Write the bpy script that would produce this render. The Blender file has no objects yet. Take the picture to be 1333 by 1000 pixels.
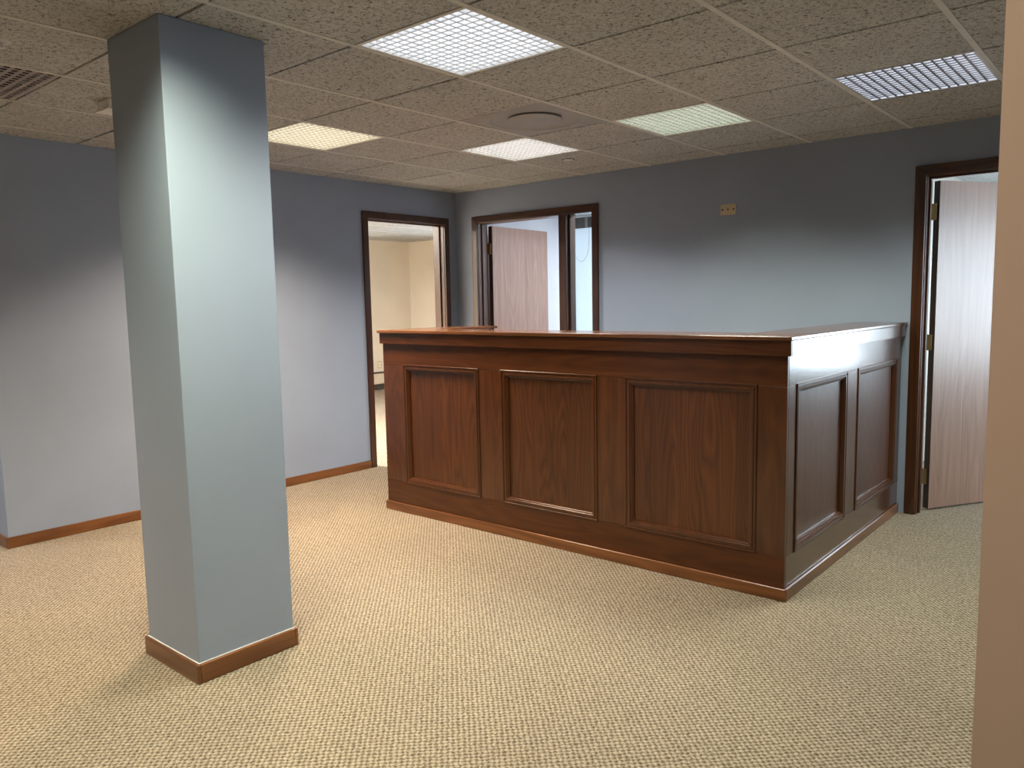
import bpy, bmesh, math, random
from mathutils import Matrix, Vector
random.seed(7)
scn = bpy.context.scene
col = scn.collection

# ------------------------------------------------------------------ camera
YAW, PITCH, ROLL = math.radians(-40.34312544), math.radians(6.09968443), math.radians(-1.09866451)
CAM_Z = 1.4067
def camera():
    fwd = Vector((math.sin(YAW)*math.cos(PITCH), math.cos(YAW)*math.cos(PITCH), -math.sin(PITCH)))
    right = Vector((math.cos(YAW), -math.sin(YAW), 0))
    up = right.cross(fwd)
    r2 = right*math.cos(ROLL) + up*math.sin(ROLL)
    u2 = -right*math.sin(ROLL) + up*math.cos(ROLL)
    cd = bpy.data.cameras.new('camera'); co = bpy.data.objects.new('camera', cd); col.objects.link(co)
    cd.sensor_fit = 'HORIZONTAL'; cd.sensor_width = 36.0; cd.lens = 1016.3921/1333*36
    cd.clip_start = 0.02; cd.clip_end = 100
    m = Matrix((( r2.x, u2.x, -fwd.x, 0), (r2.y, u2.y, -fwd.y, 0), (r2.z, u2.z, -fwd.z, CAM_Z), (0, 0, 0, 1)))
    co.matrix_world = m
    scn.camera = co
camera()

# ------------------------------------------------------------------ world, exposure
world = bpy.data.worlds.new('world'); scn.world = world; world.use_nodes = True
bg = world.node_tree.nodes['Background']
bg.inputs[0].default_value = (0.78, 0.89, 1.0, 1); bg.inputs[1].default_value = 18.0     # even overcast daylight
scn.view_settings.view_transform = 'Standard'
scn.view_settings.look = 'None'
scn.view_settings.exposure = 0.0
scn.view_settings.gamma = 1.0
scn.view_settings.use_curve_mapping = False
scn.cycles.max_bounces = 10
scn.cycles.diffuse_bounces = 6
scn.cycles.sample_clamp_indirect = 6.0

# ------------------------------------------------------------------ dimensions
H = 2.419            # ceiling
XL, YB = -5.208, 5.362
T = 0.61
GX, GY = -0.6886, 2.0421     # ceiling grid origin
DX, DY, DL = -1.2977, 3.4383, -4.0786
CX0, CX1, CY0, CY1 = -3.1265, -2.7224, 1.3636, 1.775

# ------------------------------------------------------------------ node helpers
def new_mat(name):
    m = bpy.data.materials.new(name); m.use_nodes = True
    nt = m.node_tree; b = nt.nodes['Principled BSDF']
    return m, nt, b
def node(nt, t, **kw):
    n = nt.nodes.new(t)
    for k, v in kw.items():
        if k.startswith('i_'):
            n.inputs[int(k[2:])].default_value = v
        else:
            setattr(n, k, v)
    return n
def lk(nt, a, b): nt.links.new(a, b)
def ramp(nt, fac, stops):
    r = nt.nodes.new('ShaderNodeValToRGB'); e = r.color_ramp.elements
    while len(e) < len(stops): e.new(0.5)
    for k, (p, c) in enumerate(stops):
        e[k].position = p; e[k].color = (c[0], c[1], c[2], 1)
    lk(nt, fac, r.inputs[0]); return r.outputs[0]
def objco(nt, scale=(1, 1, 1), loc=(0, 0, 0)):
    tc = nt.nodes.new('ShaderNodeTexCoord'); mp = nt.nodes.new('ShaderNodeMapping')
    mp.inputs['Scale'].default_value = scale; mp.inputs['Location'].default_value = loc
    lk(nt, tc.outputs['Object'], mp.inputs[0]); return mp.outputs[0]
def math_n(nt, op, a, b=None):
    n = nt.nodes.new('ShaderNodeMath'); n.operation = op
    for k, v in enumerate((a, b)):
        if v is None: continue
        if isinstance(v, (int, float)): n.inputs[k].default_value = v
        else: lk(nt, v, n.inputs[k])
    return n.outputs[0]
def noise(nt, vec, scale, detail=3, rough=.5, dist=0.0):
    n = nt.nodes.new('ShaderNodeTexNoise'); n.inputs['Scale'].default_value = scale
    n.inputs['Detail'].default_value = detail; n.inputs['Roughness'].default_value = rough
    n.inputs['Distortion'].default_value = dist
    lk(nt, vec, n.inputs['Vector']); return n.outputs['Fac']
def bump(nt, b, height, strength, dist):
    n = nt.nodes.new('ShaderNodeBump'); n.inputs['Strength'].default_value = strength
    n.inputs['Distance'].default_value = dist
    lk(nt, height, n.inputs['Height']); lk(nt, n.outputs[0], b.inputs['Normal'])

def paint(name, colr, rough=.55, spec=.35):
    m, nt, b = new_mat(name)
    v = objco(nt)
    n1 = noise(nt, v, 2.2, 4)
    c = ramp(nt, n1, [(.3, [k*.96 for k in colr]), (.7, [min(1, k*1.03) for k in colr])])
    lk(nt, c, b.inputs['Base Color'])
    b.inputs['Roughness'].default_value = rough; b.inputs['Specular IOR Level'].default_value = spec
    bump(nt, b, noise(nt, v, 260, 2), .12, .0008)
    return m
def plain(name, colr, rough=.5, metal=0.0, spec=.5):
    m, nt, b = new_mat(name)
    v = objco(nt); n1 = noise(nt, v, 14, 3)
    c = ramp(nt, n1, [(.3, [k*.92 for k in colr]), (.7, [min(1, k*1.05) for k in colr])])
    lk(nt, c, b.inputs['Base Color'])
    b.inputs['Roughness'].default_value = rough; b.inputs['Metallic'].default_value = metal
    b.inputs['Specular IOR Level'].default_value = spec
    return m
def emis(name, colr, s):
    m, nt, b = new_mat(name)
    b.inputs['Base Color'].default_value = (.8, .8, .8, 1)
    b.inputs['Emission Color'].default_value = (*colr, 1); b.inputs['Emission Strength'].default_value = s
    return m

def wood(name, axis, dark, mid, light, rough=.3, coat=.3, figure=1.0, seed=0.0, stave=0.0, spec=.5, figw=.35):
    """oak: growth-ring figure, stretched along axis, with fine pores"""
    m, nt, b = new_mat(name)
    sc = [1, 1, 1]; sc[axis] = .12
    v = objco(nt, sc, (seed, seed*1.7, seed*.6))
    fld = noise(nt, v, 5.0, 2, .45, .15)
    rings = math_n(nt, 'FRACT', math_n(nt, 'MULTIPLY', fld, 16.0*figure))
    tri = math_n(nt, 'ABSOLUTE', math_n(nt, 'SUBTRACT', rings, .5))
    sc2 = [1, 1, 1]; sc2[axis] = .018
    v2 = objco(nt, sc2, (seed*2, 1, seed))
    pores = noise(nt, v2, 190, 4, .7)
    band = noise(nt, v2, 26, 2, .5)
    f = math_n(nt, 'ADD', math_n(nt, 'MULTIPLY', tri, figw*1.3),
               math_n(nt, 'ADD', math_n(nt, 'MULTIPLY', pores, .50), math_n(nt, 'MULTIPLY', band, .42+.35*(.35-figw))))
    c = ramp(nt, f, [(.28, dark), (.58, mid), (.86, light)])
    if stave:
        # veneer leaves: a slightly different tone for each strip across the grain
        tc = nt.nodes.new('ShaderNodeTexCoord'); sp = nt.nodes.new('ShaderNodeSeparateXYZ')
        lk(nt, tc.outputs['Object'], sp.inputs[0])
        s = math_n(nt, 'ADD', sp.outputs[0], sp.outputs[1])
        cell = math_n(nt, 'FLOOR', math_n(nt, 'MULTIPLY', s, 1/stave))
        wn = nt.nodes.new('ShaderNodeTexWhiteNoise'); wn.noise_dimensions = '1D'
        lk(nt, cell, wn.inputs['W'])
        fac = math_n(nt, 'ADD', math_n(nt, 'MULTIPLY', wn.outputs['Value'], .30), .86)
        mx = nt.nodes.new('ShaderNodeVectorMath'); mx.operation = 'SCALE'
        lk(nt, c, mx.inputs[0]); lk(nt, fac, mx.inputs['Scale']); c = mx.outputs[0]
    lk(nt, c, b.inputs['Base Color'])
    b.inputs['Roughness'].default_value = rough
    b.inputs['Coat Weight'].default_value = coat; b.inputs['Coat Roughness'].default_value = rough*.7
    b.inputs['Specular IOR Level'].default_value = spec
    bump(nt, b, pores, .08, .0006)
    return m

def carpet_mat():
    m, nt, b = new_mat('carpet_loop')
    tc = nt.nodes.new('ShaderNodeTexCoord')
    v0 = tc.outputs['Object']
    nz = nt.nodes.new('ShaderNodeTexNoise'); nz.inputs['Scale'].default_value = 60; nz.inputs['Detail'].default_value = 2
    lk(nt, v0, nz.inputs['Vector'])
    sb = nt.nodes.new('ShaderNodeVectorMath'); sb.operation = 'SUBTRACT'; lk(nt, nz.outputs['Color'], sb.inputs[0]); sb.inputs[1].default_value = (.5, .5, .5)
    scl = nt.nodes.new('ShaderNodeVectorMath'); scl.operation = 'SCALE'; lk(nt, sb.outputs[0], scl.inputs[0]); scl.inputs['Scale'].default_value = .021
    ad = nt.nodes.new('ShaderNodeVectorMath'); ad.operation = 'ADD'; lk(nt, v0, ad.inputs[0]); lk(nt, scl.outputs[0], ad.inputs[1])
    sp = nt.nodes.new('ShaderNodeSeparateXYZ'); lk(nt, ad.outputs[0], sp.inputs[0])
    A = .0125
    sx = math_n(nt, 'SINE', math_n(nt, 'MULTIPLY', sp.outputs[0], math.pi/A))
    sy = math_n(nt, 'SINE', math_n(nt, 'MULTIPLY', sp.outputs[1], math.pi/A))
    loops = math_n(nt, 'ADD', math_n(nt, 'MULTIPLY', math_n(nt, 'MULTIPLY', sx, sy), .5), .5)
    fine = noise(nt, v0, 700, 2)
    med = noise(nt, v0, 120, 2)
    wide = noise(nt, v0, 1.6, 4, .6)
    hgt = math_n(nt, 'ADD', math_n(nt, 'MULTIPLY', loops, .8), math_n(nt, 'MULTIPLY', fine, .35))
    f = math_n(nt, 'ADD', math_n(nt, 'MULTIPLY', loops, .55), math_n(nt, 'ADD', math_n(nt, 'MULTIPLY', fine, .35), math_n(nt, 'MULTIPLY', med, .42)))
    c = ramp(nt, f, [(.30, (.040, .031, .020)), (.62, (.258, .210, .155)), (.98, (.49, .418, .335))])
    w = ramp(nt, wide, [(.3, (.92, .92, .92)), (.7, (1.04, 1.03, 1.0))])
    mx = nt.nodes.new('ShaderNodeVectorMath'); mx.operation = 'MULTIPLY'; lk(nt, c, mx.inputs[0]); lk(nt, w, mx.inputs[1])
    lk(nt, mx.outputs[0], b.inputs['Base Color'])
    b.inputs['Roughness'].default_value = .95; b.inputs['Specular IOR Level'].default_value = .1
    bump(nt, b, hgt, .75, .006)
    return m

def tile_mat():
    m, nt, b = new_mat('mineral_fissured_tile')
    tc = nt.nodes.new('ShaderNodeTexCoord'); oi = nt.nodes.new('ShaderNodeObjectInfo')
    ad = nt.nodes.new('ShaderNodeVectorMath'); ad.operation = 'ADD'
    lk(nt, tc.outputs['Object'], ad.inputs[0])
    cb = nt.nodes.new('ShaderNodeCombineXYZ')
    lk(nt, math_n(nt, 'MULTIPLY', oi.outputs['Random'], 37.0), cb.inputs[0]); lk(nt, math_n(nt, 'MULTIPLY', oi.outputs['Random'], 91.0), cb.inputs[1])
    lk(nt, cb.outputs[0], ad.inputs[1]); v = ad.outputs[0]
    n1 = noise(nt, v, 62, 3, .62, 1.2)
    n2 = noise(nt, v, 210, 2, .6)
    n3 = noise(nt, v, 5, 3)
    pit = math_n(nt, 'ADD', math_n(nt, 'MULTIPLY', n1, .7), math_n(nt, 'MULTIPLY', n2, .3))
    c = ramp(nt, pit, [(.385, (.12, .115, .105)), (.47, (.48, .485, .485)), (.62, (.585, .59, .59))])
    w = ramp(nt, n3, [(.3, (.93, .93, .92)), (.7, (1.03, 1.03, 1.03))])
    mx = nt.nodes.new('ShaderNodeVectorMath'); mx.operation = 'MULTIPLY'; lk(nt, c, mx.inputs[0]); lk(nt, w, mx.inputs[1])
    lk(nt, mx.outputs[0], b.inputs['Base Color'])
    b.inputs['Roughness'].default_value = .95; b.inputs['Specular IOR Level'].default_value = .1
    bump(nt, b, pit, .8, .006)
    return m

def glass_mat(name):
    m = bpy.data.materials.new(name); m.use_nodes = True; nt = m.node_tree
    nt.nodes.remove(nt.nodes['Principled BSDF'])
    out = nt.nodes['Material Output']
    tr = nt.nodes.new('ShaderNodeBsdfTransparent'); tr.inputs[0].default_value = (.93, .95, .95, 1)
    gl = nt.nodes.new('ShaderNodeBsdfGlossy'); gl.inputs['Roughness'].default_value = .02
    fr = nt.nodes.new('ShaderNodeFresnel'); fr.inputs[0].default_value = 1.45
    mx = nt.nodes.new('ShaderNodeMixShader'); lk(nt, fr.outputs[0], mx.inputs[0]); lk(nt, tr.outputs[0], mx.inputs[1]); lk(nt, gl.outputs[0], mx.inputs[2])
    lk(nt, mx.outputs[0], out.inputs[0]); return m
def shade_mat():
    m = bpy.data.materials.new('roller_shade_fabric'); m.use_nodes = True; nt = m.node_tree
    nt.nodes.remove(nt.nodes['Principled BSDF']); out = nt.nodes['Material Output']
    tl = nt.nodes.new('ShaderNodeBsdfTranslucent'); tl.inputs[0].default_value = (.82, .86, .9, 1)
    df = nt.nodes.new('ShaderNodeBsdfDiffuse'); df.inputs[0].default_value = (.85, .87, .9, 1)
    mx = nt.nodes.new('ShaderNodeMixShader'); mx.inputs[0].default_value = .4
    lk(nt, tl.outputs[0], mx.inputs[1]); lk(nt, df.outputs[0], mx.inputs[2]); lk(nt, mx.outputs[0], out.inputs[0]); return m

M = {}
M['blue'] = paint('blue_grey_paint', (.298, .360, .480), .5)
M['beige'] = paint('beige_paint', (.60, .47, .385), .55)
M['cream'] = paint('cream_paint', (.74, .685, .60), .6)
M['taupe'] = paint('taupe_paint', (.36, .34, .30), .6)
M['white'] = paint('white_paint', (.74, .76, .80), .6)
DK, MD, LT = (.032, .0085, .0018), (.074, .0212, .0043), (.112, .035, .0080)
M['oak_x'] = wood('oak_grain_x', 0, DK, MD, LT, .34, .15, .9, 3.1, figw=.22, spec=.35)
M['oak_y'] = wood('oak_grain_y', 1, DK, MD, LT, .24, .8, .9, 7.7, figw=.22)
M['oak_z'] = wood('oak_grain_z', 2, DK, MD, LT, .28, .45, 1.0, 1.3, figw=.28, spec=.4)
M['oak_m'] = wood('oak_moulding', 2, DK, MD, LT, .30, .32, .3, 4.9, figw=.1, spec=.45)
M['oak_panel'] = wood('oak_veneer_panel', 2, DK, MD, LT, .36, .30, 1.5, 5.9, stave=.165, figw=.42, spec=.4)
M['oak_top'] = wood('oak_counter_top', 0, (.07, .024, .007), (.135, .048, .015), (.20, .078, .026), .22, .4, .5, 9.2)
M['trim_x'] = wood('trim_grain_x', 0, (.075, .023, .006), (.170, .060, .016), (.26, .10, .031), .28, .4, .5, 2.2)
M['trim_y'] = wood('trim_grain_y', 1, (.075, .023, .006), (.170, .060, .016), (.26, .10, .031), .28, .4, .5, 4.4)
M['cas_h'] = wood('casing_grain_horizontal', 0, (.016, .0048, .0015), (.050, .0155, .0045), (.090, .030, .010), .30, .25, .4, 6.2)
M['cas_v'] = wood('casing_grain_vertical', 2, (.016, .0048, .0015), (.050, .0155, .0045), (.090, .030, .010), .30, .25, .4, 8.2)
M['leaf'] = wood('door_veneer', 2, (.17, .090, .060), (.28, .162, .115), (.36, .22, .165), .36, .4, .7, 2.9, figw=.2)
M['edge'] = plain('door_edge_dark', (.035, .018, .012), .6)
M['carpet'] = carpet_mat()
M['tile'] = tile_mat()
M['tbar'] = plain('ceiling_grid_metal', (.62, .61, .58), .45)
M['plenum'] = plain('plenum_dark', (.12, .11, .10), .9)
M['brass'] = plain('aged_brass', (.30, .20, .09), .4, .9)
M['alu'] = plain('louvre_metal', (.75, .76, .78), .35, .6)
M['frame'] = plain('fixture_frame_enamel', (.70, .69, .65), .4)
M['vent'] = plain('vent_grey_metal', (.34, .30, .30), .5)
M['hole'] = plain('vent_hole_dark', (.01, .01, .01), .9)
M['diff'] = plain('diffuser_enamel', (.33, .33, .335), .5)
M['diff_d'] = plain('diffuser_dusty', (.30, .27, .24), .7)
M['plastic'] = plain('white_plastic', (.88, .87, .83), .4)
M['ivory'] = plain('ivory_plastic', (.62, .53, .36), .4)
M['darkmetal'] = plain('dark_metal', (.05, .045, .04), .5)
M['heater'] = plain('heater_enamel', (.62, .56, .47), .45)
M['glass'] = glass_mat('clear_glass')
M['shade'] = shade_mat()
M['rail'] = plain('white_rail', (.8, .8, .8), .35)
M['valance'] = plain('grey_headbox', (.10, .095, .09), .6)

# ------------------------------------------------------------------ mesh helpers
def link(o, parent=None):
    col.objects.link(o)
    if parent is not None: o.parent = parent
    return o
def origin(parent):
    v = Vector((0, 0, 0)); p = parent
    while p is not None:
        v += p.location; p = p.parent
    return v
def mesh_obj(name, verts, faces, mat, parent=None, smooth=False):
    off = origin(parent)
    me = bpy.data.meshes.new(name)
    me.from_pydata([tuple(Vector(v)-off) for v in verts], [], faces); me.update()
    bm = bmesh.new(); bm.from_mesh(me); bmesh.ops.recalc_face_normals(bm, faces=bm.faces); bm.to_mesh(me); bm.free()
    if mat: me.materials.append(mat)
    if smooth:
        for p in me.polygons: p.use_smooth = True
    return link(bpy.data.objects.new(name, me), parent)
def empty(name, loc):
    o = bpy.data.objects.new(name, None); o.location = loc; o.empty_display_size = .1
    return link(o)
def tag(o, label=None, cat=None, group=None, kind=None):
    if label: o['label'] = label
    if cat: o['category'] = cat
    if group: o['group'] = group
    if kind: o['kind'] = kind
    return o
def bvf(b, vs, fs):
    x0, x1, y0, y1, z0, z1 = b; n = len(vs)
    vs += [(x0, y0, z0), (x1, y0, z0), (x1, y1, z0), (x0, y1, z0), (x0, y0, z1), (x1, y0, z1), (x1, y1, z1), (x0, y1, z1)]
    fs += [tuple(n+k for k in f) for f in ((0, 3, 2, 1), (4, 5, 6, 7), (0, 1, 5, 4), (1, 2, 6, 5), (2, 3, 7, 6), (3, 0, 4, 7))]
def boxes(name, bl, mat, parent=None):
    vs, fs = [], []
    for b in bl: bvf(b, vs, fs)
    return mesh_obj(name, vs, fs, mat, parent)
def box(name, b, mat, parent=None, bev=0.0, seg=2):
    o = boxes(name, [b], mat, parent)
    if bev:
        bm = bmesh.new(); bm.from_mesh(o.data)
        bmesh.ops.bevel(bm, geom=list(bm.edges), offset=bev, segments=seg, profile=.5, affect='EDGES')
        bm.to_mesh(o.data); bm.free()
    return o
def prism(name, poly, plane, n0, n1, mat, parent=None, bev=0.0):
    """poly in (u,v); plane maps (u,v,n)->xyz"""
    k = len(poly)
    vs = [plane(u, v, n0) for u, v in poly] + [plane(u, v, n1) for u, v in poly]
    fs = [tuple(range(k)), tuple(range(2*k-1, k-1, -1))] + [(i, (i+1) % k, k+(i+1) % k, k+i) for i in range(k)]
    o = mesh_obj(name, vs, fs, mat, parent)
    if bev:
        bm = bmesh.new(); bm.from_mesh(o.data)
        bmesh.ops.bevel(bm, geom=list(bm.edges), offset=bev, segments=2, profile=.5, affect='EDGES')
        bm.to_mesh(o.data); bm.free()
    return o
def cyl(name, c, r, z0, z1, mat, parent=None, n=24, axis=2):
    vs, fs = [], []
    for z in (z0, z1):
        for k in range(n):
            a = 2*math.pi*k/n; p = [c[0]+r*math.cos(a), c[1]+r*math.sin(a), z]
            if axis == 1: p = [c[0]+r*math.cos(a), z, c[1]+r*math.sin(a)]
            if axis == 0: p = [z, c[0]+r*math.cos(a), c[1]+r*math.sin(a)]
            vs.append(tuple(p))
    fs = [tuple(range(n)), tuple(range(2*n-1, n-1, -1))] + [(k, (k+1) % n, n+(k+1) % n, n+k) for k in range(n)]
    return mesh_obj(name, vs, fs, mat, parent)
def lathe(name, c, prof, mat, parent=None, n=40):
    """prof = [(r, z)...] around vertical axis through c"""
    vs, fs = [], []
    for r, z in prof:
        for k in range(n):
            a = 2*math.pi*k/n; vs.append((c[0]+r*math.cos(a), c[1]+r*math.sin(a), z))
    for i in range(len(prof)-1):
        for k in range(n):
            fs.append((i*n+k, i*n+(k+1) % n, (i+1)*n+(k+1) % n, (i+1)*n+k))
    fs.append(tuple(range(n))); fs.append(tuple((len(prof)-1)*n+k for k in range(n)))
    return mesh_obj(name, vs, fs, mat, parent, smooth=False)
def moulding(name, plane, u0, u1, v0, v1, prof, mat, parent):
    """mitred picture-frame moulding; prof = [(inset, height)...]"""
    vs, fs = [], []
    for d, hh in prof:
        for (u, v) in ((u0+d, v0+d), (u1-d, v0+d), (u1-d, v1-d), (u0+d, v1-d)):
            vs.append(plane(u, v, hh))
    for i in range(len(prof)-1):
        for k in range(4):
            fs.append((i*4+k, i*4+(k+1) % 4, (i+1)*4+(k+1) % 4, (i+1)*4+k))
    return mesh_obj(name, vs, fs, mat, parent)
def struct(o, label=None, cat=None): return tag(o, label, cat, kind='structure')

# ------------------------------------------------------------------ the setting
WT = .12
fl = struct(box('floor', (-10.6, 2.9, -3.4, 9.6, -.12, 0), M['carpet']), 'beige woven loop carpet covering the whole floor', 'floor')

# left wall: ends at an outside corner at Y = 1.495, doorway 4.285..5.205
D1a, D1b, DH = 4.300, 5.190, 2.112
JT = .018
struct(boxes('wall_left', [(XL-WT, XL, 1.495, D1a-JT, 0, H), (XL-WT, XL, D1b+JT, YB, 0, H), (XL-WT, XL, D1a-JT, D1b+JT, DH+JT, H)], M['blue']),
       'long blue-grey wall on the left behind the square column', 'wall')
struct(box('wall_left_return', (-7.9, XL-WT, 1.495, 1.495+WT, 0, H), M['blue']), 'blue-grey wall turning away at the far left edge', 'wall')
# back wall: doorway with sidelight, second doorway at right
D2a, D2b, D2c, D2d = -4.930, -4.000, -3.925, -3.665
D3a, D3b = -1.197, -0.285
struct(boxes('wall_back', [(XL-WT, D2a-JT, YB, YB+WT, 0, H), (D2d+JT, D3a-JT, YB, YB+WT, 0, H), (D3b+JT, 2.6, YB, YB+WT, 0, H),
                           (D2a-JT, D2d+JT, YB, YB+WT, DH+JT, H), (D3a-JT, D3b+JT, YB, YB+WT, DH+JT, H)], M['blue']),
       'blue-grey back wall behind the reception desk', 'wall')
# wall end close to the camera on the right
struct(box('wall_foreground', (-.1520, 2.6, .985, .985+WT, 0, H), M['beige']), 'beige wall end close by at the right edge of the view', 'wall')
struct(box('wall_right', (2.6, 2.72, -3.0, YB+WT, 0, H), M['blue']), 'blue-grey side wall out of view on the right', 'wall')
struct(box('wall_rear', (-7.9, 2.6, -3.12, -3.0, 0, H), M['beige']), 'beige wall out of view behind the camera', 'wall')
struct(box('wall_hall', (-8.02, -7.9, -3.0, 1.495+WT, 0, H), M['blue']), 'blue-grey end wall of the side hall out of view at left', 'wall')
# room behind the left doorway
R1X, R1Y = -9.9, 9.04
struct(box('wall_left_room_far', (R1X-WT, R1X, 2.2, R1Y+WT, 0, H), M['cream']), 'cream far wall seen through the left doorway', 'wall')
W1 = (-8.75, -6.35, .85, 2.15)
struct(boxes('wall_left_room_back', [(R1X, W1[0], R1Y, R1Y+WT, 0, H), (W1[1], XL-WT, R1Y, R1Y+WT, 0, H), (W1[0], W1[1], R1Y, R1Y+WT, 0, W1[2]), (W1[0], W1[1], R1Y, R1Y+WT, W1[3], H)], M['cream']),
       'cream wall meeting the far wall in a corner through the left doorway', 'wall')
struct(box('wall_left_room_front', (R1X, XL-WT, 2.2, 2.2+WT, 0, H), M['cream']), 'cream near wall of the left room out of view', 'wall')
struct(boxes('wall_left_room_inner', [(XL-WT-.012, XL-WT-.001, 2.2+WT, D1a-JT, 0, H), (XL-WT-.012, XL-WT-.001, D1b+JT, R1Y, 0, H), (XL-WT-.012, XL-WT-.001, D1a-JT, D1b+JT, DH+JT, H)], M['cream']),
       'cream inner face of the wall around the left doorway', 'wall')
# white room behind the back wall (left doorway in it)
R2Y = 7.10
R2X0, R2X1 = XL-WT, -2.55
W2 = (-5.17, -3.95, .80, 2.30)
struct(box('wall_white_room_left', (R2X0, R2X0+.10, YB+WT, R2Y+WT, 0, H), M['white']), 'white wall behind the open door in the sidelight doorway', 'wall')
struct(boxes('wall_white_room_back', [(R2X0+.10, W2[0], R2Y, R2Y+WT, 0, H), (W2[1], R2X1, R2Y, R2Y+WT, 0, H), (W2[0], W2[1], R2Y, R2Y+WT, 0, W2[2]), (W2[0], W2[1], R2Y, R2Y+WT, W2[3], H)], M['white']),
       'white wall with a window beyond the sidelight', 'wall')
struct(box('wall_white_room_right', (R2X1, R2X1+WT, YB+WT, R2Y+WT, 0, H), M['white']), 'white side wall of the room behind the sidelight', 'wall')
struct(boxes('wall_white_room_inner', [(R2X0+.1, D2a-JT, YB+WT, YB+WT+.01, 0, H), (D2d+JT, R2X1, YB+WT, YB+WT+.01, 0, H), (D2a-JT, D2d+JT, YB+WT, YB+WT+.01, DH+JT, H)], M['white']),
       'white inner face of the wall around the sidelight doorway', 'wall')
# corner room behind the right doorway
R3X0, R3X1, R3Y = -1.55, 2.6, 9.2
W3 = (-1.2, 2.3, .55, 2.15)
W4 = (5.9, 8.8, .60, 2.15)
struct(box('wall_corner_room_left', (R3X0-WT, R3X0, YB+WT, R3Y+WT, 0, H), M['taupe']), 'pale wall glimpsed in the gap beside the right door', 'wall')
struct(boxes('wall_corner_room_back', [(R3X0, W3[0], R3Y, R3Y+WT, 0, H), (W3[1], R3X1+.12, R3Y, R3Y+WT, 0, H), (W3[0], W3[1], R3Y, R3Y+WT, 0, W3[2]), (W3[0], W3[1], R3Y, R3Y+WT, W3[3], H)], M['taupe']),
       'pale far wall with a window behind the right door', 'wall')
struct(boxes('wall_corner_room_right', [(R3X1, R3X1+WT, YB+WT, W4[0], 0, H), (R3X1, R3X1+WT, W4[1], R3Y, 0, H), (R3X1, R3X1+WT, W4[0], W4[1], 0, W4[2]), (R3X1, R3X1+WT, W4[0], W4[1], W4[3], H)], M['taupe']),
       'pale side wall with a window facing the right door', 'wall')
struct(boxes('wall_corner_room_inner', [(R3X0, D3a-JT, YB+WT, YB+WT+.01, 0, H), (D3b+JT, R3X1, YB+WT, YB+WT+.01, 0, H), (D3a-JT, D3b+JT, YB+WT, YB+WT+.01, DH+JT, H)], M['taupe']),
       'pale inner face of the wall around the right doorway', 'wall')

# baseboards
def skirting(name, b, mat, label):
    o = box(name, b, mat, None, .004); return struct(o, label, 'baseboard')
BBH = .068
skirting('baseboard_left', (XL, XL+.013, 1.482, D1a-.062, 0, BBH), M['trim_y'], 'reddish wooden baseboard along the left wall')
skirting('baseboard_left_return', (-7.8, XL, 1.482, 1.495, 0, BBH), M['trim_x'], 'wooden baseboard turning the corner at the far left')
skirting('baseboard_back', (D2d+.07, DX-.22, YB-.013, YB, 0, BBH), M['trim_x'], 'wooden baseboard of the back wall inside the desk')

# ------------------------------------------------------------------ windows of the neighbouring rooms
def window(idx, plane, u0, u1, v0, v1, label, nmull=1):
    """plane(u,v,n): n grows outward through the wall, 0 at the room side"""
    c = plane((u0+u1)/2, v0, 0)
    r = struct(empty('window_%d' % idx, c), label, 'window')
    fw = .05
    def bx(name, a, b, c_, d, n0, n1, mat):
        p, q = plane(a, c_, n0), plane(b, d, n1)
        return box(name, (min(p[0], q[0]), max(p[0], q[0]), min(p[1], q[1]), max(p[1], q[1]), min(p[2], q[2]), max(p[2], q[2])), mat, r)
    bx('frame_side', u0, u0+fw, v0, v1, .04, .10, M['darkmetal']); bx('frame_side', u1-fw, u1, v0, v1, .04, .10, M['darkmetal'])
    bx('frame_sill', u0+fw, u1-fw, v0, v0+fw, .04, .10, M['darkmetal']); bx('frame_head', u0+fw, u1-fw, v1-fw, v1, .04, .10, M['darkmetal'])
    w = (u1-u0-2*fw)/(nmull+1)
    for k in range(nmull):
        um = u0+fw+w*(k+1); bx('mullion', um-.02, um+.02, v0+fw, v1-fw, .05, .09, M['darkmetal'])
    for k in range(nmull+1):
        a = u0+fw+w*k+(.02 if k else 0); b = u0+fw+w*(k+1)-(.02 if k < nmull else 0)
        bx('pane', a, b, v0+fw, v1-fw, .068, .072, M['glass'])
def portal(loc, rot, sx, sy):
    ld = bpy.data.lights.new('window_portal', 'AREA'); ld.shape = 'RECTANGLE'; ld.size = sx; ld.size_y = sy
    ld.cycles.is_portal = True
    o = bpy.data.objects.new('window_portal', ld); o.location = loc; o.rotation_euler = rot; link(o)
window(1, lambda u, v, n: (u, R1Y+n, v), W1[0], W1[1], W1[2], W1[3], 'window of the cream room out of view', 2)
window(2, lambda u, v, n: (u, R2Y+n, v), W2[0], W2[1], W2[2], W2[3], 'window behind the white roller shade', 1)
window(3, lambda u, v, n: (u, R3Y+n, v), W3[0], W3[1], W3[2], W3[3], 'window mirrored in the glossy side of the desk', 2)
window(4, lambda u, v, n: (R3X1+n, u, v), W4[0], W4[1], W4[2], W4[3], 'side window lighting the face of the right door', 2)
P2 = math.pi/2
portal(((W1[0]+W1[1])/2, R1Y+.11, (W1[2]+W1[3])/2), (-P2, 0, 0), W1[1]-W1[0], W1[3]-W1[2])
portal(((W2[0]+W2[1])/2, R2Y+.11, (W2[2]+W2[3])/2), (-P2, 0, 0), W2[1]-W2[0], W2[3]-W2[2])
portal(((W3[0]+W3[1])/2, R3Y+.11, (W3[2]+W3[3])/2), (-P2, 0, 0), W3[1]-W3[0], W3[3]-W3[2])
portal((R3X1+.11, (W4[0]+W4[1])/2, (W4[2]+W4[3])/2), (0, P2, 0), W4[3]-W4[2], W4[1]-W4[0])

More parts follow.
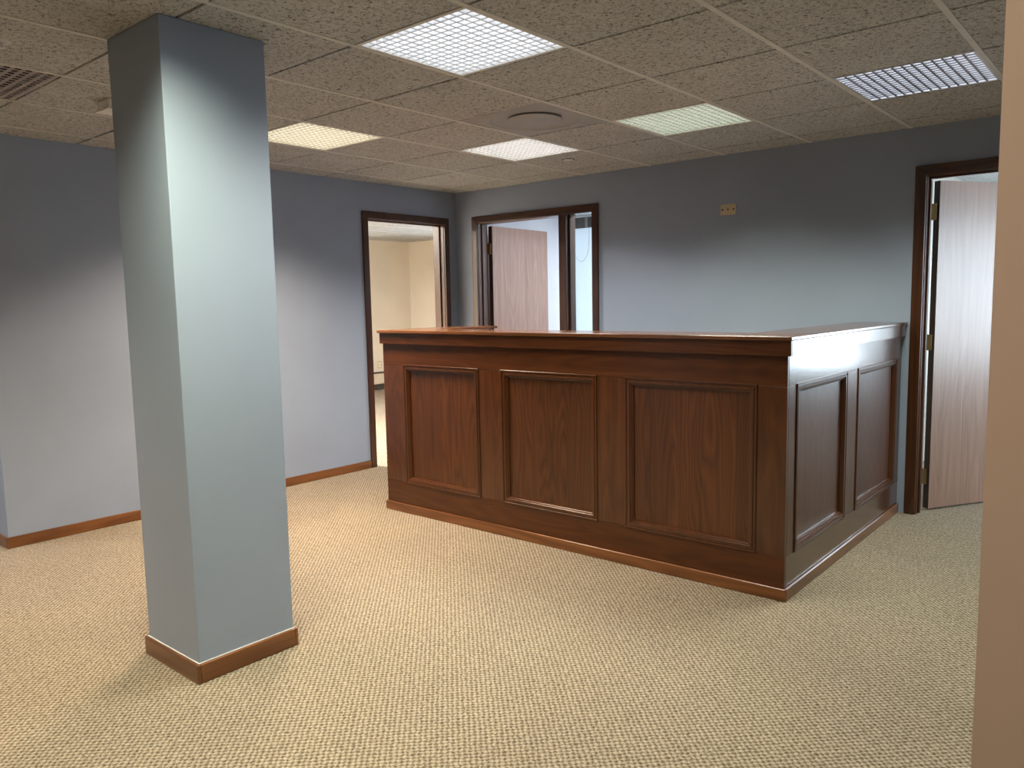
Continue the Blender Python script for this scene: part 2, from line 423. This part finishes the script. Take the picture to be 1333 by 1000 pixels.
# ------------------------------------------------------------------ ceilings
def cellx(i): return GX-(i+1)*T, GX-i*T          # cell between bar i and i+1
def celly(j): return GY+j*T, GY+(j+1)*T
FIX = {'near': (2, -2), 'white': (2, 0), 'green': (2, 3), 'mid': (4, 3), 'warm': (5, 1), 'right': (0, 3)}
VENT, ROUND = (5, -2), (3, 2)
SKIP = set(FIX.values()) | {VENT, ROUND, (5, -4), (-1, -4), (-2, 1)}
tile_cache = {}
def tile_piece(x0, x1, y0, y1, parent):
    key = (round(x1-x0, 3), round(y1-y0, 3))
    if key not in tile_cache:
        w, d = (x1-x0)/2, (y1-y0)/2; vs, fs = [], []
        bvf((-w, w, -d, d, 0, .018), vs, fs)
        me = bpy.data.meshes.new('ceiling_tile'); me.from_pydata(vs, [], fs); me.update(); me.materials.append(M['tile'])
        tile_cache[key] = me
    o = bpy.data.objects.new('ceiling_tile', tile_cache[key]); link(o, parent)
    o.location = Vector(((x0+x1)/2, (y0+y1)/2, H-.005-.0012*random.random()))-origin(parent)
GA, GB = .012, .0070     # reveal either side of the wide bars / of the narrow bars
def tile_field(root, X0, X1, Y0, Y1, skip=()):
    i0 = math.floor((GX-X1)/T); i1 = math.ceil((GX-X0)/T)
    j0 = math.floor((Y0-GY)/T); j1 = math.ceil((Y1-GY)/T)
    for i in range(i0, i1):
        for j in range(j0, j1):
            if (i, j) in skip: continue
            a, b = cellx(i); c, d = celly(j)
            x0 = max(a+GA, X0+.001); x1 = min(b-GA, X1-.001); y0 = max(c+GB, Y0+.001); y1 = min(d-GB, Y1-.001)
            if x1-x0 < .02 or y1-y0 < .02: continue
            tile_piece(x0, x1, y0, y1, root)
    for i in range(i0, i1+1):
        xb = GX-i*T
        if X0+.015 < xb < X1-.015:
            box('ceiling_bar', (xb-.012, xb+.012, Y0, Y1, H-.0075, H+.018), M['tbar'], root)
    for j in range(j0, j1+1):
        yb = GY+j*T
        if Y0+.015 < yb < Y1-.015:
            for i in range(i0, i1):
                a, b = cellx(i); a, b = max(a+.012, X0), min(b-.012, X1)
                if b-a > .03: box('cross_bar', (a, b, yb-.010, yb+.010, H+.0135, H+.018), M['tbar'], root)
YT = GY-4*T
ce = struct(boxes('ceiling', [(XL, 2.6, -3.0, YT, H-.004, H+.02), (-7.9, XL, -3.0, YT, H-.004, H+.02), (-10.1, 2.8, -3.2, 9.4, H+.10, H+.13)], M['tile']), 'suspended ceiling of fissured beige tiles in a metal grid', 'ceiling')
tile_field(ce, XL, 2.6, YT, YB, SKIP)
tile_field(ce, -7.9, XL, YT, 1.495, {(8, -3)})
c1 = struct(box('ceiling_left_room', (R1X, XL-WT, 2.2, R1Y, H+.03, H+.04), M['plenum']), 'pale tiled ceiling of the cream room through the left doorway', 'ceiling')
tile_field(c1, R1X, XL-WT-.012, 5.0, R1Y)
box('ceiling_panel', (R1X, XL-WT-.012, 2.2+WT, 4.999, H-.004, H+.02), M['tile'], c1)
struct(box('ceiling_white_room', (R2X0+.1, R2X1, YB+WT+.01, R2Y, H-.005, H+.02), M['white']), 'white ceiling above the room behind the sidelight', 'ceiling')
struct(box('ceiling_corner_room', (R3X0, R3X1, YB+WT+.01, R3Y, H-.005, H+.02), M['tile']), 'pale ceiling above the room behind the right door', 'ceiling')

# ------------------------------------------------------------------ recessed louvre lights
LN = 14
OPEN = .283          # half of the louvre opening
def louvre_mesh(wb):
    vs, fs = [], []; p = 2*OPEN/LN
    F = ((0, 3, 2, 1), (4, 5, 6, 7), (0, 1, 5, 4), (1, 2, 6, 5), (2, 3, 7, 6), (3, 0, 4, 7))
    for k in range(1, LN):
        t = -OPEN+k*p; w = .0008
        n = len(vs)      # wedge blades, thick at the bottom
        vs += [(t-wb, -OPEN, 0), (t+wb, -OPEN, 0), (t+wb, OPEN, 0), (t-wb, OPEN, 0), (t-w, -OPEN, .026), (t+w, -OPEN, .026), (t+w, OPEN, .026), (t-w, OPEN, .026)]
        fs += [tuple(n+q for q in f) for f in F]
        n = len(vs)
        vs += [(-OPEN, t-wb, .0003), (OPEN, t-wb, .0003), (OPEN, t+wb, .0003), (-OPEN, t+wb, .0003), (-OPEN, t-w, .0257), (OPEN, t-w, .0257), (OPEN, t+w, .0257), (-OPEN, t+w, .0257)]
        fs += [tuple(n+q for q in f) for f in F]
    me = bpy.data.meshes.new('louvre'); me.from_pydata(vs, [], fs); me.update(); return me
LOUVRE = louvre_mesh(.0020)
def shadow_rim_mesh(w, hh):
    vs, fs = [], []; p = 2*OPEN/LN
    for k in range(1, LN):
        t = -OPEN+k*p
        bvf((t-w, t+w, -OPEN, OPEN, -hh, -.0002), vs, fs); bvf((-OPEN, OPEN, t-w, t+w, -hh+.0002, -.0003), vs, fs)
    me = bpy.data.meshes.new('louvre_shadow_rim'); me.from_pydata(vs, [], fs); me.update(); return me
SHADOW_RIM, SHADOW_RIM_DARK = shadow_rim_mesh(.0022, .003), shadow_rim_mesh(.0042, .0055)  # added strips, their grey stands in for shade along the blade bottoms
SHADOW_RIM.materials.append(plain('louvre_shadow_rim_pale', (.60, .60, .60), .4)); SHADOW_RIM_DARK.materials.append(plain('louvre_shadow_rim_dark', (.22, .23, .26), .35))
SPREAD = math.radians(127)
def fixture(cx, cy, label, tint, glow, panel, power, lcol, group='recessed ceiling lights', spread=SPREAD, metal=False):
    r = tag(empty('ceiling_light', (cx, cy, H)), label, 'ceiling light', group)
    o2, o1 = OPEN, .301
    vs, fs = [], []
    fm = M['frame'] if not metal else M['alu']
    for nm, b in (('frame', (cx-o1, cx+o1, cy-o1, cy-o2)), ('frame', (cx-o1, cx+o1, cy+o2, cy+o1)), ('frame', (cx-o1, cx-o2, cy-o2, cy+o2)), ('frame', (cx+o2, cx+o1, cy-o2, cy+o2))):
        bvf((*b, H-.006, H+.006), vs, fs)
    mesh_obj('frame', vs, fs, fm, r)
    boxes('housing', [(cx-o1, cx+o1, cy-o1, cy-o2, H+.006, H+.07), (cx-o1, cx+o1, cy+o2, cy+o1, H+.006, H+.07), (cx-o1, cx-o2, cy-o2, cy+o2, H+.006, H+.07), (cx+o2, cx+o1, cy-o2, cy+o2, H+.006, H+.07)], M['rail'], r)
    lm = LOUVRE.copy(); lm.materials.clear()
    mt, nt, b = new_mat('louvre_glow')
    b.inputs['Base Color'].default_value = (.72, .72, .72, 1) if metal else (.85, .85, .85, 1); b.inputs['Roughness'].default_value = .3; b.inputs['Metallic'].default_value = .5 if metal else 0
    b.inputs['Emission Color'].default_value = (*tint, 1); b.inputs['Emission Strength'].default_value = glow
    mt.cycles.emission_sampling = 'NONE'
    lm.materials.append(mt)
    lo = bpy.data.objects.new('louvre', lm); link(lo, r); lo.location = (0, 0, -.0005); lo['kind'] = 'stuff'
    ri = bpy.data.objects.new('louvre_shadow_rim', SHADOW_RIM_DARK if metal else SHADOW_RIM); link(ri, lo); ri['kind'] = 'stuff'
    em = emis('lamp_glow', tint, panel); em.cycles.emission_sampling = 'NONE'
    box('lamp_panel', (cx-o2, cx+o2, cy-o2, cy+o2, H+.060, H+.066), em, r)
    ld = bpy.data.lights.new('lamp', 'AREA'); ld.shape = 'SQUARE'; ld.size = 2*OPEN; ld.energy = power; ld.color = lcol; ld.spread = spread
    lo2 = bpy.data.objects.new('lamp', ld); link(lo2, r); lo2.location = (0, 0, -.007)
    return r
def at(i, j):
    a, b = cellx(i); c, d = celly(j); return (a+b)/2, (c+d)/2
WARM, NEUT, COOL, GREEN = (1, .84, .64), (1, .95, .88), (.86, .93, 1), (.88, 1, .82)
fixture(*at(*FIX['white']), 'large bluish-white louvred ceiling light nearest the column', (.86, .92, 1), .03, 2.9, 19, (1, .92, .80))
fixture(*at(*FIX['warm']), 'warm yellow louvred ceiling light partly hidden by the column', (1, .86, .60), .03, 3.4, 68, (1, .80, .58))
fixture(*at(*FIX['mid']), 'white louvred ceiling light behind the round air diffuser', (1, .97, .93), .03, 3.2, 17, NEUT)
fixture(*at(*FIX['green']), 'greenish louvred ceiling light above the desk, right of the round diffuser', (.80, .92, .74), .02, 2.0, 24, (1, .99, .76))
fixture(*at(*FIX['right']), 'metal-framed louvred ceiling light at the far right', (.84, .89, 1), .0, 4.2, 22, (.98, 1, .80), metal=True)
fixture(*at(*FIX['near']), 'louvred ceiling light just out of view in front of the column', (.9, 1, .88), .03, 2.2, 28, (1, .98, .68))
fixture(*at(5, -4), 'louvred ceiling light out of view over the left hall', (1, .86, .62), .3, 1.5, 44, (1, .80, .58))
fixture(*at(-1, -4), 'louvred ceiling light out of view above the camera', (1, .86, .62), .3, 1.5, 17, WARM, spread=math.radians(165))
fixture(*at(-2, 1), 'added louvred ceiling light out of view beyond the beige wall end', (.9, 1, .88), .3, 1.5, 10, (.92, 1, .84))  # unseen lamp added as fill for the right of the room
fixture(*at(8, -3), 'added louvred ceiling light out of view around the corner at far left', (.9, 1, 1), .3, 1.5, 22, (.95, .98, 1))  # added to brighten the return wall at far left
fixture(-7.2, 3.9, 'louvred ceiling light out of view in the cream room', (1, .86, .7), .3, 1.5, 520, (1, .92, .82), spread=math.radians(170))
fixture(-3.5, 6.3, 'added louvred ceiling light out of view in the white room', (.9, .95, 1), .3, 1.5, 48, (.92, .96, 1), spread=math.radians(170))  # added lamp, brightens the white room along with its window

# ------------------------------------------------------------------ other things on the ceiling
cx, cy = at(*ROUND)
r = tag(empty('air_diffuser', (cx, cy, H)), 'square grey ceiling air diffuser with a round central plate', 'air vent')
def round_plate():
    n = 48; vs, fs = [], []; hw = .303
    for k in range(n):
        a = 2*math.pi*k/n; c, s = math.cos(a), math.sin(a); q = hw/max(abs(c), abs(s))
        vs.append((cx+c*q, cy+s*q, H-.005))
    for rr, z in ((.255, H-.005), (.24, H+.001), (.21, H+.007), (.160, H+.010)):
        for k in range(n):
            a = 2*math.pi*k/n; vs.append((cx+rr*math.cos(a), cy+rr*math.sin(a), z))
    for i in range(4):
        for k in range(n): fs.append((i*n+k, i*n+(k+1) % n, (i+1)*n+(k+1) % n, (i+1)*n+k))
    fs.append(tuple(4*n+k for k in range(n)))
    return mesh_obj('plate', vs, fs, M['diff'], r)
round_plate()
lathe('centre_disc', (cx, cy), [(.146, H-.002), (.152, H+.0005), (.150, H+.004)], M['diff'], r, 48)
cyl('neck', (cx, cy), .03, H+.004, H+.010, M['darkmetal'], r, 16)

cx, cy = at(*VENT)
r = tag(empty('return_air_grille', (cx, cy, H)), 'dark grey perforated return air grille at the top left', 'air vent')
hw = .29; vs, fs = [], []; NP = 14
for k in range(NP+1):
    t = -hw+2*hw*k/NP; w = .0085
    bvf((cx+t-w, cx+t+w, cy-hw-w, cy+hw+w, H-.004, H-.0034), vs, fs)
    bvf((cx-hw-w, cx+hw+w, cy+t-w, cy+t+w, H-.00398, H-.00342), vs, fs)
tag(mesh_obj('perforated_plate', vs, fs, M['vent'], r), kind='stuff')
box('duct_box', (cx-hw, cx+hw, cy-hw, cy+hw, H+.05, H+.055), M['hole'], r)
vs, fs = [], []
for b in ((cx-.302, cx+.302, cy-.302, cy-.2975), (cx-.302, cx+.302, cy+.2975, cy+.302), (cx-.302, cx-.2975, cy-.2975, cy+.2975), (cx+.2975, cx+.302, cy-.2975, cy+.2975)):
    bvf((*b, H-.004, H+.05), vs, fs)
mesh_obj('rim', vs, fs, M['tbar'], r)

r = tag(empty('ceiling_sensor', (-4.02, 1.77, H-.006)), 'small white box fixed to the ceiling beside the column top', 'sensor')
box('body', (-4.085, -3.965, 1.715, 1.825, H-.052, H-.0065), M['plastic'], r, .004)
box('flange', (-4.095, -3.955, 1.705, 1.835, H-.060, H-.0525), M['plastic'], r, .003)
box('lens', (-4.005, -3.985, 1.69, 1.703, H-.068, H-.055), M['rail'], r, .002)
r = tag(empty('sprinkler_cover', (-3.41, 4.69, H-.006)), 'small round white sprinkler cover in a ceiling tile near the back wall', 'sprinkler')
lathe('cover_plate', (-3.41, 4.69), [(.036, H-.012), (.040, H-.010), (.040, H-.0066)], M['tbar'], r, 28)
lathe('rim', (-3.41, 4.69), [(.047, H-.0085), (.047, H-.0064)], M['plenum'], r, 28)
r = tag(empty('fire_sprinkler', (-3.43, 1.105, H-.006)), 'small bright sprinkler head at the upper left edge', 'sprinkler')
lathe('escutcheon', (-3.43, 1.105), [(.03, H-.012), (.036, H-.0066)], M['rail'], r, 24)
lathe('head', (-3.43, 1.105), [(.016, H-.030), (.016, H-.027), (.007, H-.026), (.007, H-.0125)], M['alu'], r, 16)

# ------------------------------------------------------------------ column
r = tag(empty('column', ((CX0+CX1)/2, (CY0+CY1)/2, 0)), 'square blue-grey painted column standing in the carpet at left', 'column')
box('shaft', (CX0, CX1, CY0, CY1, 0, H-.007), M['blue'], r, .003)
t = .014
def eased(name, b, mat, parent, edge):   # board whose top outer edge is rounded
    return box(name, b, mat, parent, .004, 3)
eased('base_board', (CX0-t, CX1+t, CY0-t, CY0-.0002, 0, .074), M['trim_x'], r, 0)
eased('base_board', (CX0-t, CX1+t, CY1+.0002, CY1+t, 0, .074), M['trim_x'], r, 0)
eased('base_board', (CX1+.0002, CX1+t, CY0, CY1, 0, .074), M['trim_y'], r, 0)
eased('base_board', (CX0-t, CX0-.0002, CY0, CY1, 0, .074), M['trim_y'], r, 0)

box('caulk_bead', (CX0-.004, CX1+.004, CY0-.0045, CY0-.0003, .0742, .0775), M['rail'], r, .001)
box('caulk_bead', (CX1+.0003, CX1+.0045, CY0-.0003, CY1+.004, .0742, .0775), M['rail'], r, .001)

# ------------------------------------------------------------------ doors
def casing(root, plane, a, b, top, cw, n1=.017):
    g = .004
    ai, bi, ti = a-g, b+g, top+g
    prism('casing', [(ai-cw, 0), (ai, 0), (ai, ti), (ai-cw, ti+cw)], plane, .0005, n1, M['cas_v'], root, .003)
    prism('casing', [(bi, 0), (bi+cw, 0), (bi+cw, ti+cw), (bi, ti)], plane, .0005, n1, M['cas_v'], root, .003)
    prism('casing', [(ai, ti), (bi, ti), (bi+cw, ti+cw), (ai-cw, ti+cw)], plane, .0005, n1, M['cas_h'], root, .003)
def lining(root, plane, a, b, top, depth, stop=True):
    j = JT-.001
    prism('jamb', [(a-j, 0), (a, 0), (a, top), (a-j, top)], plane, 0, -depth, M['cas_v'], root)
    prism('jamb', [(b, 0), (b+j, 0), (b+j, top), (b, top)], plane, 0, -depth, M['cas_v'], root)
    prism('head_jamb', [(a-j, top), (b+j, top), (b+j, top+j), (a-j, top+j)], plane, 0, -depth, M['cas_h'], root)
    if stop:
        s = .012; n0, n1 = -.045, -.075
        prism('stop', [(a, 0), (a+s, 0), (a+s, top-s), (a, top-s)], plane, n0, n1, M['cas_v'], root, .002)
        prism('stop', [(b-s, 0), (b, 0), (b, top-s), (b-s, top-s)], plane, n0, n1, M['cas_v'], root, .002)
        prism('stop', [(a, top-s), (b, top-s), (b, top), (a, top)], plane, n0, n1, M['cas_h'], root, .002)
pl_left = lambda u, v, n: (XL+n, u, v)
pl_back = lambda u, v, n: (u, YB-n, v)
def leaf(root, hx, hy, ang, w, hgt, th, hinge_z):
    c, s = math.cos(ang), math.sin(ang)
    def P(l, n, z): return (hx+c*l-s*n, hy+s*l+c*n, z)       # n>0 is away from the viewed face
    vs = [P(l, n, z) for z in (.012, hgt) for (l, n) in ((0.002, 0), (w, 0), (w, th), (0.002, th))]
    fs = [(0, 1, 2, 3), (4, 5, 6, 7), (0, 1, 5, 4), (1, 2, 6, 5), (2, 3, 7, 6), (3, 0, 4, 7)]
    lf = mesh_obj('door_leaf', vs, fs, M['leaf'], root)
    vs = [P(l, n, z) for z in (.012, hgt) for (l, n) in ((0, .001), (.0018, .001), (.0018, th-.001), (0, th-.001))]
    mesh_obj('edge_band', vs, fs, M['edge'], lf)
    for z in hinge_z:
        vs = [P(l, n, zz) for zz in (z-.05, z+.05) for (l, n) in ((-.012, .012), (-.0003, .012), (-.0003, .05), (-.012, .05))]
        mesh_obj('hinge', vs, fs, M['brass'], lf)
        q = P(-.006, .056, 0); cyl('hinge_pin', (q[0], q[1]), .006, z-.053, z+.053, M['brass'], lf, 10)
    q = P(w-.07, -.028, 1.0)
    cyl('door_knob', (q[0], q[1]), .026, .985, 1.035, M['brass'], lf, 16)
    return lf

d1 = struct(empty('door_1', (XL, (D1a+D1b)/2, 0)), 'open doorway with dark wooden frame in the left wall', 'door frame')
casing(d1, pl_left, D1a, D1b, DH, .058); lining(d1, pl_left, D1a, D1b, DH, WT+.012)
d2 = struct(empty('door_2', ((D2a+D2d)/2, YB, 0)), 'dark wooden door frame with a glazed sidelight and an open door in the back wall', 'door frame')
casing(d2, pl_back, D2a, D2d, DH, .060); lining(d2, pl_back, D2a, D2d, DH, WT+.01, stop=False)
prism('mullion', [(D2b, 0), (D2c, 0), (D2c, DH), (D2b, DH)], pl_back, .012, -WT-.008, M['cas_v'], d2, .003)
for (a, b) in ((D2b-.012, D2b-.0002), (D2a+.0002, D2a+.012)):
    prism('stop', [(a, 0), (b, 0), (b, DH-.001), (a, DH-.001)], pl_back, -.045, -.075, M['cas_v'], d2, .002)
for (a, b) in ((D2c+.0002, D2c+.014), (D2d-.014, D2d-.0002)):
    prism('glazing_bead', [(a, .30), (b, .30), (b, DH-.001), (a, DH-.001)], pl_back, -.030, -.058, M['cas_v'], d2, .002)
prism('sidelight_sill', [(D2c, .001), (D2d, .001), (D2d, .30), (D2c, .30)], pl_back, -.02, -.10, M['cas_h'], d2)
prism('sidelight_pane', [(D2c+.002, .302), (D2d-.002, .302), (D2d-.002, DH-.002), (D2c+.002, DH-.002)], pl_back, -.060, -.066, M['glass'], d2)
leaf(d2, -4.890, YB+.150, math.radians(93), .90, 2.098, .044, (1.89, 1.05, .22))
d3 = struct(empty('door_3', ((D3a+D3b)/2, YB, 0)), 'dark wooden door frame with an open door beside the desk end at right', 'door frame')
casing(d3, pl_back, D3a, D3b, DH, .063); lining(d3, pl_back, D3a, D3b, DH, WT+.01)
leaf(d3, -1.158, YB+.148, math.radians(59), .90, 2.098, .044, (1.91, 1.09, .22))

# ------------------------------------------------------------------ reception desk
FY, RX, LX = DY+.012, DX-.012, DL+.012      # faces of the panelled fronts
ZT0, ZT1, ZF0 = 1.207, 1.226, 1.137         # top plate, underside of fascia
DE = YB-.003                                # far end, at the back wall
LE = 4.31                                   # end of the short left wing
desk = tag(empty('reception_desk', ((DX+DL)/2, DY+.5, 0)), 'large dark oak reception desk with raised moulded panels and a wide counter top', 'desk')
BT = .020
boxes('carcass', [(LX+.001, RX-.001, FY+BT+.0005, FY+.15, 0, ZT0-.001), (RX-.15, RX-BT-.0005, FY+.15, DE, 0, ZT0-.001), (LX+.001, LX+.13, FY+.15, LE-.03, 0, ZT0-.001)], M['oak_z'], desk)
pf = lambda u, v, n: (u, FY-n, v)
pr = lambda u, v, n: (RX+n, u, v)
PZ0, PZ1 = .203, 1.003
prof = [(0, 0), (0, .004), (.002, .006), (.008, .006), (.011, .001), (.016, .001), (.018, .0045), (.029, .004), (.032, -.002), (.037, -.0025), (.040, -.009), (.045, -.0095), (.046, -.0182)]
def panelled(plane, panels, u0, u1, hgrain):
    zr0, zr1 = PZ0+.006, PZ1-.006
    def bd(name, a, b, c, d, mat):
        prism(name, [(a+.0004, c+.0004), (b-.0004, c+.0004), (b-.0004, d-.0004), (a+.0004, d-.0004)], plane, 0, -BT, mat, desk, .0012)
    bd('top_rail', u0, u1, zr1, ZF0+.02, hgrain); bd('bottom_rail', u0, u1, .0, zr0, hgrain)
    us = [u0]+[q for p in panels for q in p]+[u1]
    for k in range(0, len(us), 2):
        a = us[k]-(.006 if k else 0); b = us[k+1]+(.006 if k+1 < len(us)-1 else 0)
        bd('stile', a, b, zr0, zr1, M['oak_z'])
    for (a, b) in panels:
        pn = prism('panel', [(a+.0065, zr0+.0005), (b-.0065, zr0+.0005), (b-.0065, zr1-.0005), (a+.0065, zr1-.0005)], plane, -.018, -BT, M['oak_panel'], desk)
        moulding('moulding', plane, a, b, PZ0, PZ1, prof, M['oak_m'], pn)
panelled(pf, [(-3.869, -3.195), (-3.016, -2.337), (-2.162, -1.447)], LX, RX, M['oak_x'])
panelled(pr, [(3.562, 4.292), (4.470, 5.252)], FY+BT, DE, M['oak_y'])
# fascia under the counter top
box('fascia', (LX-.004, RX+.022, FY-.024, FY-.0002, ZF0, ZT0-.0002), M['oak_x'], desk, .0015)
box('fascia', (RX+.0002, RX+.022, FY, DE, ZF0, ZT0-.0002), M['oak_y'], desk, .0015)
# counter top
TW = .31
tp = [box('counter_top', (LX-.012, RX+.030, FY-.042, FY-.042+TW, ZT0, ZT1), M['oak_top'], desk, .004),
      box('counter_top', (RX+.030-TW, RX+.030, FY-.042+TW, DE, ZT0, ZT1), M['oak_y'], desk, .004),
      box('counter_top', (LX-.012, LX-.012+TW-.02, FY-.042+TW, LE, ZT0, ZT1), M['oak_top'], desk, .004)]
# base trim
box('base_trim', (DL, DX, DY, FY-.0003, 0, .060), M['trim_x'], desk, .005, 3)
box('base_trim', (RX+.0003, DX, FY, DE, 0, .060), M['trim_y'], desk, .005, 3)
box('base_trim', (DL, LX-.0003, FY, LE-.03, 0, .060), M['trim_y'], desk, .005, 3)

# ------------------------------------------------------------------ small things
r = tag(empty('wall_plate', (-2.486, YB, 2.026)), 'small beige blank wall plate with three screws high on the back wall', 'wall plate')
box('plate', (-2.545, -2.427, YB-.009, YB-.0005, 1.988, 2.064), M['ivory'], r, .003)
for dx in (-.042, 0, .042):
    cyl('screw', (-2.486+dx, 2.026), .0065, YB-.0105, YB-.0085, M['darkmetal'], r, 12, axis=1)

r = tag(empty('baseboard_heater', (R1X+.03, 7.9, 0)), 'low cream baseboard heater along the far wall through the left doorway', 'heater')
box('cover', (R1X+.0005, R1X+.065, 6.6, 9.0, .095, .265), M['heater'], r, .006)
box('slot_shadow', (R1X+.0005, R1X+.045, 6.6, 9.0, .267, .290), M['darkmetal'], r)  # dark solid stands in for the shaded slot above the cover
box('kick_gap_shadow', (R1X+.0005, R1X+.045, 6.6, 9.0, 0.0, .094), M['darkmetal'], r)  # dark solid painting the shade in the gap under the cover
r = tag(empty('power_outlet', (R1X, 8.315, .40)), 'ivory power outlet above the heater through the left doorway', 'outlet')
box('plate', (R1X+.0005, R1X+.008, 8.275, 8.355, .345, .465), M['ivory'], r, .003)
for z in (.382, .428): box('socket', (R1X+.008, R1X+.0095, 8.298, 8.332, z-.015, z+.015), M['plastic'], r, .0005)

# roller shade on the window of the white room
SX0, SX1 = -5.165, -3.93
r = tag(empty('roller_shade', ((SX0+SX1)/2, R2Y-.03, .83)), 'white roller shade with a dark headbox and hanging cord behind the sidelight', 'window shade')
box('shade_fabric', (SX0+.01, SX1-.01, R2Y-.036, R2Y-.0355, .86, 2.175), M['shade'], r)
box('hem_bar', (SX0+.01, SX1-.01, R2Y-.042, R2Y-.030, .835, .86), M['rail'], r, .003)
box('headbox', (SX0, SX1, R2Y-.058, R2Y-.002, 2.172, 2.285), M['valance'], r, .003)
box('head_rail', (SX0, SX1, R2Y-.062, R2Y-.002, 2.286, 2.300), M['rail'], r, .003)
box('head_rail', (SX0+.02, SX1, R2Y-.05, R2Y-.002, 2.315, 2.330), M['rail'], r, .003)
box('end_bracket', (SX0-.006, SX0-.0005, R2Y-.06, R2Y-.002, 2.20, 2.300), M['rail'], r, .001)
for k in range(3): box('headbox_clip', (SX0+.09+.17*k, SX0+.12+.17*k, R2Y-.0605, R2Y-.0585, 2.175, 2.283), M['vent'], r)
cu = bpy.data.curves.new('cord', 'CURVE'); cu.dimensions = '3D'; cu.bevel_depth = .0022; cu.bevel_resolution = 1
spn = cu.splines.new('POLY'); pts = []
for k in range(25):
    a = math.pi*k/24
    pts.append((-4.955-.105*math.cos(a), R2Y-.064, 2.17-.355*math.sin(a)**.55))
spn.points.add(len(pts)-1)
for p, q in zip(spn.points, pts): p.co = (*q, 1)
tmp = bpy.data.objects.new('cord', cu); me = bpy.data.meshes.new_from_object(tmp); bpy.data.objects.remove(tmp)
me.transform(Matrix.Translation(-origin(r))); me.materials.clear(); me.materials.append(M['vent'])
link(bpy.data.objects.new('cord', me), r)
